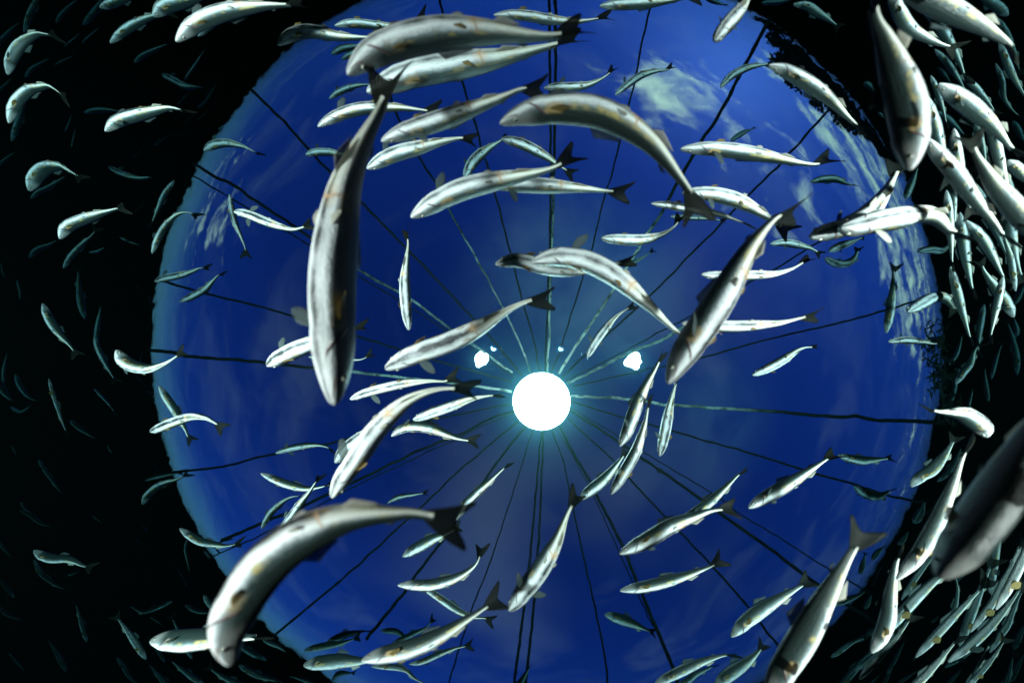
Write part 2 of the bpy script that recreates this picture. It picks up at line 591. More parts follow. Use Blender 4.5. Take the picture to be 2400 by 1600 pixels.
def make_fish(crop, pts, width, cls, k=1.0, roll=None, tw=None, pec=None, dz=0.0, z=None, fork=1.0, ps=1.0, pm=0):
    ox, oy, sc = CROP[crop]
    q = [(ox + x * sc, oy + y * sc) for x, y in (tuple(map(float, s.split(','))) for s in pts.split())]
    width = width * sc * 0.92
    ln = sum(math.dist(a, b_) for a, b_ in zip(q, q[1:]))
    if z is None:
        z = F_PX * 0.46 / ln * KMUL[cls] * k
        # a fish cannot be fatter than it is: keep broad short ones (seen end on) nearer
        z = max(0.5, min(5.9, z))
    rr = random.Random(hash((round(q[0][0]), round(q[0][1]))) & 0xffff)
    if roll is None:
        mxy = q[len(q) // 2]
        rc = math.dist(mxy, (1236, 800))
        roll = rr.uniform(-5, 7)
        if mxy[1] > 980:
            roll += 26 + 8 * min(1, (mxy[1] - 980) / 250)
        if mxy[0] > 1900:
            roll += 22
        if mxy[0] < 420:
            roll += 16
    # lean: the back tips toward the middle of the turning shoal
    mid = q[len(q) // 2]
    cp, ax_ = P(mid[0], mid[1], z or 1.5), P(*q[-1], 1.5) - P(*q[0], 1.5)
    sd = ax_.cross(Vector((0, 0, 1))).dot(Vector((-cp.x, -cp.y, 0)))
    roll = (1 if sd > 0 else -1) * roll
    if tw is None:
        tw = rr.choice((-1, 1)) * rr.uniform(18, 62)
    n = len(q)
    zs = [z * (1 + dz * (i / (n - 1) - .5)) for i in range(n)]
    p3 = [P(x, y, zz) for (x, y), zz in zip(q, zs)]
    smallf = ln < 150
    NR, M = (26, 14) if smallf else ((46, 24) if ln > 420 else (36, 18))
    path, L = catmull(p3, 60)
    NB = 60
    rollr = math.radians(roll)
    fr_all = frames(path, rollr)
    bodyfrac = 0.865

    def at(x):
        """point and frame at body fraction x (0 nose .. 1 tail root)"""
        s = min(NB - 1e-6, x * bodyfrac * NB)
        i = int(s)
        t = s - i
        p_ = path[i].lerp(path[i + 1], t)
        T = fr_all[i][0].lerp(fr_all[i + 1][0], t).normalized()
        Uq = fr_all[i][1].lerp(fr_all[i + 1][1], t)
        Uq = (Uq - T * Uq.dot(T)).normalized()
        return p_, T, Uq, T.cross(Uq)

    # scale the section so that the widest place has the traced width
    a = 0.05
    HW = 0.70
    for _ in range(2):
        p_, T, Uq, S = at(0.38)
        t2 = Vector((proj(p_ + T * 0.01)[0] - proj(p_)[0], proj(p_ + T * 0.01)[1] - proj(p_)[1])).normalized()
        nrm2 = Vector((-t2.y, t2.x))
        ex = []
        for kk in range(24):
            an = kk * math.tau / 24
            pp = proj(p_ + Uq * (a * math.cos(an)) + S * (a * HW * math.sin(an)))
            ex.append(pp[0] * nrm2.x + pp[1] * nrm2.y)
        a *= width / (max(ex) - min(ex))
    a = min(a, 0.14 * L)
    loc = path[0].lerp(path[-1], 0.4)
    root = empty('fish', loc)
    # body
    V, Fc, UV = [], [], []
    xs = [0.0] + [((i + 1) / NR) ** 1.25 for i in range(NR)]
    V.append(at(0)[0])
    for i in range(1, NR + 1):
        x = xs[i]
        p_, T, Uq, S = at(x)
        r = prof(x) * a
        hw = HW + 0.16 * max(0, 1 - x / 0.2) - 0.25 * max(0, (x - 0.6) / 0.4)
        for j in range(M):
            ph = math.tau * j / M           # 0 = back, pi = belly
            cu, su = math.cos(ph), math.sin(ph)
            ru = r
            if cu < 0:
                ru = r * (1.0 + 0.10 * math.sin(math.pi * min(1, x / 0.62)))   # fuller belly
            # belly a little flattened and boxed, as a living fish is
            sq = 1 + 0.06 * (1 - abs(abs(cu) - abs(su)))
            V.append(p_ + Uq * (ru * cu * sq) + S * (r * hw * su * sq))
    for j in range(M):
        Fc.append((0, 1 + j, 1 + (j + 1) % M))
        UV.append([(0, (j + .5) / M), (xs[1], j / M), (xs[1], (j + 1) / M)])
    for i in range(1, NR):
        for j in range(M):
            b0, b1 = 1 + (i - 1) * M, 1 + i * M
            Fc.append((b0 + j, b1 + j, b1 + (j + 1) % M, b0 + (j + 1) % M))
            UV.append([(xs[i], j / M), (xs[i + 1], j / M), (xs[i + 1], (j + 1) / M), (xs[i], (j + 1) / M)])
    b0 = 1 + (NR - 1) * M
    Fc.append(tuple(b0 + M - 1 - j for j in range(M))[::-1])
    UV.append([(1, j / M) for j in range(M)])
    link('body', V, Fc, m_skin, root, loc, UV)
    # tail fin
    p_, T, Uq, S = at(0.965)
    Te = (path[-1] - p_)
    tl = Te.length * 1.05
    Te.normalize()
    Uf = Matrix.Rotation(math.radians(tw), 3, Te) @ (Vector((0, 0, 1)) - Te * Te.z).normalized()
    nr = Te.cross(Uf)
    g = []
    hspan = max(a * 1.15, tl * 0.62)
    hspan = min(hspan, tl * 0.85) * fork * 0.74
    njt = 13
    for i in range(8):
        t = i / 7
        row = []
        for j in range(njt):
            s = -1 + 2 * j / (njt - 1)
            out_ = tl * t * (0.60 + 0.38 * abs(s) ** 1.4) * (1 - 0.55 * max(0, abs(s) - .8) ** 1.0 * t) * (1 + 0.02 * rr.uniform(-1, 1) * t)
            lat = s * (a * 0.24 + (hspan - a * 0.24) * t ** 0.85 * (0.78 + 0.22 * abs(s)))
            bendv = 0.16 * tl * math.sin(t * 2.4) * (0.6 if rr.random() < 2 else 1)
            row.append(p_ + Te * out_ + Uf * lat + nr * (bendv * (1 if tw > 0 else -1) * s * s))
        g.append(row)
    sheet('tail_fin', g, nr, a * 0.10, m_tail, root, loc)
    # fins
    if pec is None:
        pec = rr.choice((0, 0, 1, 1, 2, 3))
    for side in (-1, 1):
        p_, T, Uq, S = at(0.235)
        spread = (pec & (1 if side > 0 else 2)) != 0
        ang = math.radians(118 if spread else 108)
        rt = p_ + Uq * (math.cos(ang) * a * .9 * 0.92) + S * (side * math.sin(ang) * a * HW * 0.86)
        al = (S * side * (1.0 if spread else 0.28) + T * (0.75 if spread else 1.0) - Uq * (0.10 if spread else 0.22)).normalized()
        nn_ = (Uq * 0.8 + S * side * 0.4).normalized() if spread else (S * side + Uq * 0.3).normalized()
        nn_ = (nn_ - al * nn_.dot(al)).normalized()
        ac = al.cross(nn_)
        paddle('pectoral_fin', rt, al, ac, nn_, L * 0.09 * (1.25 * ps if spread else .9), L * 0.04 * (1.2 * ps if spread else 1), m_finp if pm else (m_fin if spread else m_finy), root, loc)
    if ln > 105:
        for side in (-1, 1):
            p_, T, Uq, S = at(0.52)
            rt = p_ - Uq * (a * 0.86) + S * (side * a * 0.36)
            al = (T + S * side * rr.uniform(.05, .4) - Uq * 0.02).normalized()
            nn_ = (Uq - al * Uq.dot(al)).normalized()
            paddle('pelvic_fin', rt, al, al.cross(nn_), nn_, L * 0.046, L * 0.020, m_finp if rr.random() < .8 else m_finy, root, loc, 5, 4)
        # anal fin and dorsal fins as upright sheets
        for nm, x0, x1, sgn, hh in (('dorsal_fin', 0.42, 0.56, 1, 0.75), ('anal_fin', 0.68, 0.77, -1, 0.42), ('adipose_fin', 0.79, 0.815, 1, 0.26)):
            if nm == 'adipose_fin' and ln < 200:
                continue
            g = []
            for i in range(4):
                t = i / 3
                row = []
                for j in range(6):
                    s = j / 5
                    x = x0 + (x1 - x0) * s + 0.045 * t
                    p_, T, Uq, S = at(min(.99, x))
                    p0 = at(min(.99, x0 + (x1 - x0) * s))
                    r = prof(x0 + (x1 - x0) * s) * a * 0.97
                    hgt = a * hh * (1 - 0.62 * s) * t
                    row.append(p_ + Uq * (sgn * (r + hgt)))
                g.append(row)
            sheet(nm, g, at((x0 + x1) / 2)[3], a * 0.05, m_fin if nm != 'anal_fin' else m_finp, root, loc)
        # eyes
        for side in (-1, 1):
            p_, T, Uq, S = at(0.072)
            ra = prof(0.072) * a
            er = a * 0.135
            ang = math.radians(92)
            c = p_ + Uq * (ra * math.cos(ang)) + S * (side * math.sin(ang) * (ra * 0.80 - er * 0.25))
            ax = (S * side + Uq * 0.05).normalized()
            b1_ = ax.cross(T).normalized()
            b2_ = ax.cross(b1_)
            V, Fc, fm = [c + ax * er], [], []
            R_, K_ = 5, 10
            for i in range(1, R_ + 1):
                th = math.pi * 0.62 * i / R_
                for j in range(K_):
                    al_ = math.tau * j / K_
                    V.append(c + ax * (er * math.cos(th)) + (b1_ * math.cos(al_) + b2_ * math.sin(al_)) * (er * math.sin(th)))
            for j in range(K_):
                Fc.append((0, 1 + j, 1 + (j + 1) % K_))
                fm.append(1)
            for i in range(R_ - 1):
                for j in range(K_):
                    b0, b1 = 1 + i * K_, 1 + (i + 1) * K_
                    Fc.append((b0 + j, b1 + j, b1 + (j + 1) % K_, b0 + (j + 1) % K_))
                    fm.append(1 if i == 0 else 0)
            link('eye', V, Fc, [m_eye, m_pupil], root, loc, None, True, fm)
    fish_records.append(dict(o=root, q=q, ln=ln, cls=cls, w=width))
    return root


# ------------------------------------------------------------------ the setting
S_ = 160.0
lk = link('water', [(-S_, -S_, SURF), (S_, -S_, SURF), (S_, S_, SURF), (-S_, S_, SURF)], [(0, 1, 2, 3)], m_water, smooth=False)
tag(lk, kind='structure')
lk = link('sea_bed', [(-S_, -S_, BOTTOM), (S_, -S_, BOTTOM), (S_, S_, BOTTOM), (-S_, S_, BOTTOM)], [(0, 1, 2, 3)], m_bed, smooth=False)
tag(lk, kind='structure')
hb = [(x, y, zz) for zz in (BOTTOM - 1, SURF - 0.01) for x, y in ((-S_ + 1, -S_ + 1), (S_ - 1, -S_ + 1), (S_ - 1, S_ - 1), (-S_ + 1, S_ - 1))]
hz = link('haze', hb, [(3, 2, 1, 0), (4, 5, 6, 7), (0, 1, 5, 4), (1, 2, 6, 5), (2, 3, 7, 6), (3, 0, 4, 7)], m_haze, smooth=False)
tag(hz, kind='stuff')

# ------------------------------------------------------------------ ropes
HUB = (1269, 940)
LAMP_Z, ROPE_Z = 5.0, 5.15
ROPES = [
    ('350,820 400,825 437,834 500,840 560,843 600,848 735,862 940,884 1070,899 1200,917', 9, 1, 'thick'),
    ('385,660 490,690 600,716 727,753 850,792 940,820 1040,850 1200,894', 6, 0, 'medium'),
    ('454,382 500,412 550,436 600,471 684,527 731,559 845,635 931,683 970,706 1062,775 1146,833 1200,874', 8, 1, 'thick'),
    ('454,413 535,461 600,500 676,545 730,578 847,651 931,701 977,729 1049,777 1120,826 1205,884', 4, 0, 'thin'),
    ('590,212 660,280 727,354 768,398 846,474 949,578 1115,752 1158,800 1222,878', 7, 0, 'medium'),
    ('905,200 934,278 982,370 1031,443 1056,499 1110,594 1181,726 1225,820 1248,890', 6, 1, 'medium'),
    ('1028,-20 1031,0 1038,33 1084,196 1115,293 1130,354 1143,390 1162,461 1197,594 1230,726 1252,798 1264,880', 6, 0, 'medium'),
    ('1286,-20 1287,0 1289,178 1290,300 1292,398 1290,454 1289,563 1286,640 1283,730 1280,800 1277,880', 7, 0, 'medium'),
    ('1302,-20 1302,0 1302,189 1300,300 1298,398 1296,520 1294,563 1291,640 1289,693 1287,798 1281,880', 8, 1, 'thick'),
    ('1530,-10 1525,15 1503,107 1491,176 1454,326 1437,398 1417,461 1386,586 1366,650 1320,798 1290,880', 5, 0, 'thin'),
    ('1806,40 1748,150 1685,270 1649,324 1608,393 1583,436 1552,497 1523,540 1478,612 1412,719 1358,798 1310,875', 9, 1, 'thick'),
    ('1990,210 1945,255 1846,365 1800,413 1748,464 1685,530 1608,607 1534,683 1450,760 1371,833 1317,885', 6, 0, 'medium'),
    ('1930,560 1879,591 1823,627 1741,670 1634,732 1552,775 1506,800 1409,851 1325,892', 4, 0, 'thin'),
    ('1650,742 1600,767 1544,800 1481,823 1391,869 1330,898', 8, 1, 'thick'),
    ('2200,690 2144,706 2075,727 1953,760 1800,795 1664,833 1544,860 1481,874 1343,905', 5, 0, 'thin'),
    ('2212,992 2132,986 2055,984 2009,976 1953,976 1800,963 1634,953 1557,947 1481,936 1338,927', 9, 1, 'thick'),
    ('2170,1176 2152,1175 2080,1160 1994,1132 1912,1110 1874,1098 1800,1074 1588,1013 1455,976 1338,940', 6, 0, 'medium'),
    ('2060,1470 2027,1442 1986,1417 1894,1353 1800,1282 1695,1208 1644,1170 1501,1070 1450,1035 1335,960', 9, 0, 'thick'),
    ('2040,1392 2024,1381 2000,1366 1925,1322 1800,1243 1728,1200 1672,1157 1506,1058 1450,1022 1337,955', 3.5, 0, 'thin'),
    ('1880,1570 1810,1496 1761,1430 1664,1320 1603,1256 1549,1200 1481,1127 1437,1078 1330,980', 6, 0, 'medium'),
    ('1590,1610 1580,1572 1560,1523 1539,1473 1491,1358 1458,1277 1419,1200 1402,1167 1379,1121 1345,1063 1308,990', 9, 0, 'thick'),
    ('1529,1465 1480,1358 1445,1279 1409,1200 1370,1118 1300,995', 3, 0, 'thin'),
    ('1426,1620 1419,1547 1396,1430 1366,1297 1345,1200 1338,1167 1320,1080 1290,1000', 5, 0, 'thin'),
    ('1200,1620 1205,1600 1224,1455 1238,1348 1252,1200 1259,1120 1270,1005', 7, 0, 'thick'),
    ('1230,1620 1234,1582 1250,1430 1260,1302 1266,1200 1269,1120 1274,1005', 7, 0, 'thick'),
    ('1046,1620 1072,1532 1085,1493 1105,1427 1143,1333 1187,1200 1200,1162 1250,1003', 4, 0, 'thin'),
    ('860,1495 950,1384 970,1353 1034,1269 1136,1124 1200,1037 1235,998', 8, 0, 'thick'),
    ('636,1494 689,1450 817,1343 939,1231 998,1178 1072,1106 1200,999 1222,984', 6, 0, 'medium'),
    ('520,1266 600,1231 700,1190 780,1152 868,1111 983,1055 1085,1015 1140,985 1210,960', 8, 0, 'thick'),
    ('545,1280 574,1271 600,1259 671,1223 722,1198 778,1167 842,1134 1072,1027 1140,993 1212,966', 3.5, 0, 'thin'),
    ('405,1106 523,1093 600,1072 646,1063 766,1040 817,1027 900,1008 1034,979 1120,961 1205,945', 6, 0, 'medium'),
]
CLOCKW = ['twelve', 'one', 'two', 'three', 'four', 'five', 'six', 'seven', 'eight', 'nine', 'ten', 'eleven']


def clock(dx, dy, half=True):
    a_ = math.degrees(math.atan2(dx, -dy)) % 360
    if half:
        k_ = round(a_ / 15) % 24
        return ("half past " + CLOCKW[k_ // 2]) if k_ % 2 else (CLOCKW[k_ // 2] + " o'clock")
    return CLOCKW[round(a_ / 30) % 12] + " o'clock"


def tube(name, path, rads, material, parent, loc, M=8, from_end=True):
    n = len(path)
    acc = [0.0]
    for a_, b_ in zip(path, path[1:]):
        acc.append(acc[-1] + (b_ - a_).length)
    tot = acc[-1]
    V, Fc, UV = [], [], []
    for i in range(n):
        T = (path[min(i + 1, n - 1)] - path[max(i - 1, 0)]).normalized()
        A = T.orthogonal().normalized() if abs(T.z) > .95 else T.cross(Vector((0, 0, 1))).normalized()
        B = T.cross(A)
        for j in range(M):
            al_ = math.tau * j / M
            V.append(path[i] + (A * math.cos(al_) + B * math.sin(al_)) * rads[i])
    for i in range(n - 1):
        for j in range(M):
            a0, a1 = i * M, (i + 1) * M
            Fc.append((a0 + j, a0 + (j + 1) % M, a1 + (j + 1) % M, a1 + j))
            u0, u1 = (tot - acc[i], tot - acc[i + 1]) if from_end else (acc[i], acc[i + 1])
            UV.append([(u0, j / M), (u0, (j + 1) / M), (u1, (j + 1) / M), (u1, j / M)])
    Fc.append(tuple(range(M))[::-1])
    UV.append([(0, 0)] * M)
    Fc.append(tuple((n - 1) * M + j for j in range(M)))
    UV.append([(0, 0)] * M)
    return link(name, V, Fc, material, parent, loc, UV)


rope_objs = []
for ri, (s, wd, pale, thick) in enumerate(ROPES):
    q = [tuple(map(float, t.split(','))) for t in s.split()]
    n = len(q)
    p3 = [P(x, y, ROPE_Z + 1.25 * (1 - i / (n - 1)) + 0.035 * (ri % 3)) for i, (x, y) in enumerate(q)]
    path, L = catmull(p3, 110)
    rr = random.Random(ri * 13)
    off = rr.uniform(0, 90)
    rads = []
    for i in range(len(path)):
        r0 = wd / F_PX * path[i].z * 0.5 * (1.0 - 0.34 * i / (len(path) - 1))
        rads.append(r0 * (1 + 0.22 * mnoise.noise(Vector((i * .35 + off, 0, 0))) + 0.14 * mnoise.noise(Vector((i * 1.3 + off, 5, 0)))))
        path[i] = path[i] + Vector((mnoise.noise(Vector((i * .22 + off, 1, 0))), mnoise.noise(Vector((i * .22 + off, 9, 0))), 0)) * 0.018
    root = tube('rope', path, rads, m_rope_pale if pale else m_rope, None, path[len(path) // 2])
    rope_objs.append((root, q, thick, pale))
    # knots and tufts of weed caught on some ropes
    for kf in {0: (.085, .10), 10: (.42, .50), 20: (.14, .55), 16: (.2,), 27: (.6,), 17: (.75,), 14: (.55,)}.get(ri, ()):
        c = path[int(kf * 110)]
        V, Fc = [], []
        for i in range(7):
            th = math.pi * i / 6
            for j in range(8):
                al_ = math.tau * j / 8
                d_ = Vector((math.sin(th) * math.cos(al_), math.sin(th) * math.sin(al_), math.cos(th)))
                V.append(c + d_ * (r0 * 1.9 * (1 + 0.6 * mnoise.noise(d_ * 2 + Vector((ri, kf * 9, 0))))))
        for i in range(6):
            for j in range(8):
                Fc.append((i * 8 + j, i * 8 + (j + 1) % 8, (i + 1) * 8 + (j + 1) % 8, (i + 1) * 8 + j))
        link('knot', V, Fc, m_weed, root, path[len(path) // 2])
used = {}
for o, q, thick, pale in rope_objs:
    dx, dy = q[0][0] - HUB[0], q[0][1] - HUB[1]
    base = "%s %s rope running out from the big lamp toward %s" % (thick, 'pale blotched' if pale else 'dark', clock(dx, dy))
    used.setdefault(base, []).append((o, math.degrees(math.atan2(dx, -dy)) % 360))
for base, lst in used.items():
    lst.sort(key=lambda t: t[1])
    for i, (o, a_) in enumerate(lst):
        lb = base if len(lst) == 1 else base + (", first clockwise", ", second clockwise", ", third clockwise")[i]
        tag(o, lb, 'rope', 'ropes radiating from the big lamp')

# ------------------------------------------------------------------ lamps


def lathe(name, profile, c, material, parent, loc, K=48, wob=0.0, ax=Vector((0, 0, -1)), seed=0):
    A = ax.orthogonal().normalized()
    B = ax.cross(A)
    V, Fc = [], []
    for (r, h_) in profile:
        for j in range(K):
            al_ = math.tau * j / K
            rw = r * (1 + wob * mnoise.noise(Vector((math.cos(al_) * 1.3, math.sin(al_) * 1.3, seed))))
            V.append(c + ax * h_ + (A * math.cos(al_) + B * math.sin(al_)) * rw)
    n = len(profile)
    for i in range(n - 1):
        for j in range(K):
            Fc.append((i * K + j, i * K + (j + 1) % K, (i + 1) * K + (j + 1) % K, (i + 1) * K + j))
    return link(name, V, Fc, material, parent, loc)


lc = P(1269, 940, LAMP_Z)
lamp = empty('lamp', lc)
lr = 66.5 / F_PX * LAMP_Z
gp = [(lr * math.sin(t * math.pi / 2 / 10) + 1e-4, lr * 0.35 * math.cos(t * math.pi / 2 / 10)) for t in range(11)]
lathe('lamp_glass', gp, lc, m_glow, lamp, lc)
lathe('housing', [(lr * 0.99, -0.01), (lr * 1.005, -0.02), (lr * 0.98, -0.12), (lr * 0.5, -0.22), (0.01, -0.24)], lc, m_metal, lamp, lc)
tag(lamp, "large glaring white round lamp where all the ropes meet", 'lamp', 'lamps over the water')
for (x, y, rp, lab, sd) in ((1129, 840, 16.5, "small white lamp left above the large round one", 3), (1485, 845, 19.0, "small white lamp right above the large round one", 8)):
    c = P(x, y, 5.0)
    r_ = rp / F_PX * 5.0
    e_ = empty('lamp', c)
    gp = [(r_ * math.sin(t * math.pi / 2 / 6) + 1e-4, r_ * 0.6 * math.cos(t * math.pi / 2 / 6)) for t in range(7)]
    lathe('lamp_glass', gp, c, m_glow, e_, c, 28, 0.55, seed=sd)
    lathe('housing', [(r_ * 0.9, -0.01), (r_ * 0.8, -0.05), (0.01, -0.08)], c, m_metal, e_, c, 28, 0.55, seed=sd)
    tag(e_, lab, 'lamp', 'lamps over the water')

# ------------------------------------------------------------------ weed tufts at the right rim and a small rope frame
for (wx, wy, sz, lab, sd) in ((2205, 880, 62, "feathery dark weed tuft hanging at the right rim", 1), (2190, 800, 75, "long dark weed strands at the right rim above the tuft", 2),
                              (2225, 960, 45, "small dark weed tuft beside the thick right rope end", 3)):
    rr = random.Random(sd)
    c = P(wx, wy, 5.9)
    V, Fc = [], []
    for k_ in range(150):
        a_ = rr.uniform(0, math.tau)
        r_ = sz / F_PX * 5.9 * 0.8 * rr.random() ** 1.2
        ctr = c + Vector((math.cos(a_) * r_ * 0.38, math.sin(a_) * r_, rr.uniform(-.12, .12)))
        d_ = Vector((rr.uniform(-.5, .5), rr.uniform(-1, 1), rr.uniform(-.3, .3))).normalized()
        n_ = d_.cross(Vector((rr.uniform(-1, 1), rr.uniform(-1, 1), rr.uniform(-1, 1)))).normalized()
        l_, w_ = rr.uniform(.03, .12), rr.uniform(.006, .02)
        i0 = len(V)
        V += [ctr - d_ * l_, ctr + n_ * w_, ctr + d_ * l_, ctr - n_ * w_]
        Fc.append((i0, i0 + 1, i0 + 2, i0 + 3))
    o = link('weed_tuft', V, Fc, m_weed, None, c, None, False)
    tag(o, lab, 'weed', 'weed tufts at the rim')
fr_c = P(508, 1282, 6.2)
fo = empty('bracket', fr_c)
for a_, b_, nm in (((470, 1283), (545, 1262), 'bar'), ((490, 1307), (556, 1278), 'bar'), ((478, 1290), (492, 1308), 'plate'), ((500, 1277), (515, 1296), 'bar')):
    pa, pb = P(*a_, 6.2), P(*b_, 6.2)
    tube(nm, [pa.lerp(pb, t / 4) for t in range(5)], [0.02 if nm == 'plate' else 0.012] * 5, m_metal if nm == 'plate' else m_rope, fo, fr_c, 6)
tag(fo, "small open frame of bars at the thin rope end near the lower left rim", 'frame')

# ------------------------------------------------------------------ trees on the shore, seen through the surface
shore = []
rr = random.Random(5)
for k_, (az, dist, hgt) in enumerate(((-38, 74, 8), (-41, 68, 12), (-44, 66, 15), (-47.5, 64, 16), (-51, 66, 14), (-54.5, 70, 15), (-58, 70, 11), (-63, 76, 7))):
    # az: degrees from image up (+Y) toward image right (-X)
    a_ = math.radians(-az)
    c = Vector((-math.sin(a_) * dist, math.cos(a_) * dist, SURF))
    t_ = empty('tree', c)
    p_ = [c + Vector((0, 0, -0.3)), c + Vector((rr.uniform(-.3, .3), rr.uniform(-.3, .3), hgt * .35)), c + Vector((rr.uniform(-.6, .6), rr.uniform(-.6, .6), hgt * .8))]
    pp, _l = catmull(p_, 10)
    tube('trunk', pp, [0.4 * (1 - i / 13) for i in range(11)], m_bark, t_, c, 8)
    V, Fc = [], []
    cl_ = [(Vector((rr.gauss(0, .2) * hgt, rr.gauss(0, .2) * hgt, hgt * rr.uniform(.35, .95))), hgt * rr.uniform(.10, .2)) for _ in range(16)]
    for cc, rd in cl_:
        for _ in range(90):
            d_ = Vector((rr.gauss(0, 1), rr.gauss(0, 1), rr.gauss(0, 1))).normalized() * rd * rr.random() ** .4
            ctr = c + cc + d_
            e1 = Vector((rr.gauss(0, 1), rr.gauss(0, 1), rr.gauss(0, 1))).normalized()
            e2 = e1.orthogonal().normalized()
            s1 = rr.uniform(.35, .8)
            i0 = len(V)
            V += [ctr - e1 * s1, ctr + e2 * s1 * .6, ctr + e1 * s1, ctr - e2 * s1 * .6]
            Fc.append((i0, i0 + 1, i0 + 2, i0 + 3))
    link('crown', V, Fc, m_leaf, t_, c, None, False)
    shore.append(t_)
    tag(t_, "leafy dark tree on the shore past the upper right rim, %s from the left" % ('first', 'second', 'third', 'fourth', 'fifth', 'sixth', 'seventh', 'eighth', 'ninth')[k_], 'tree', 'trees on the shore')

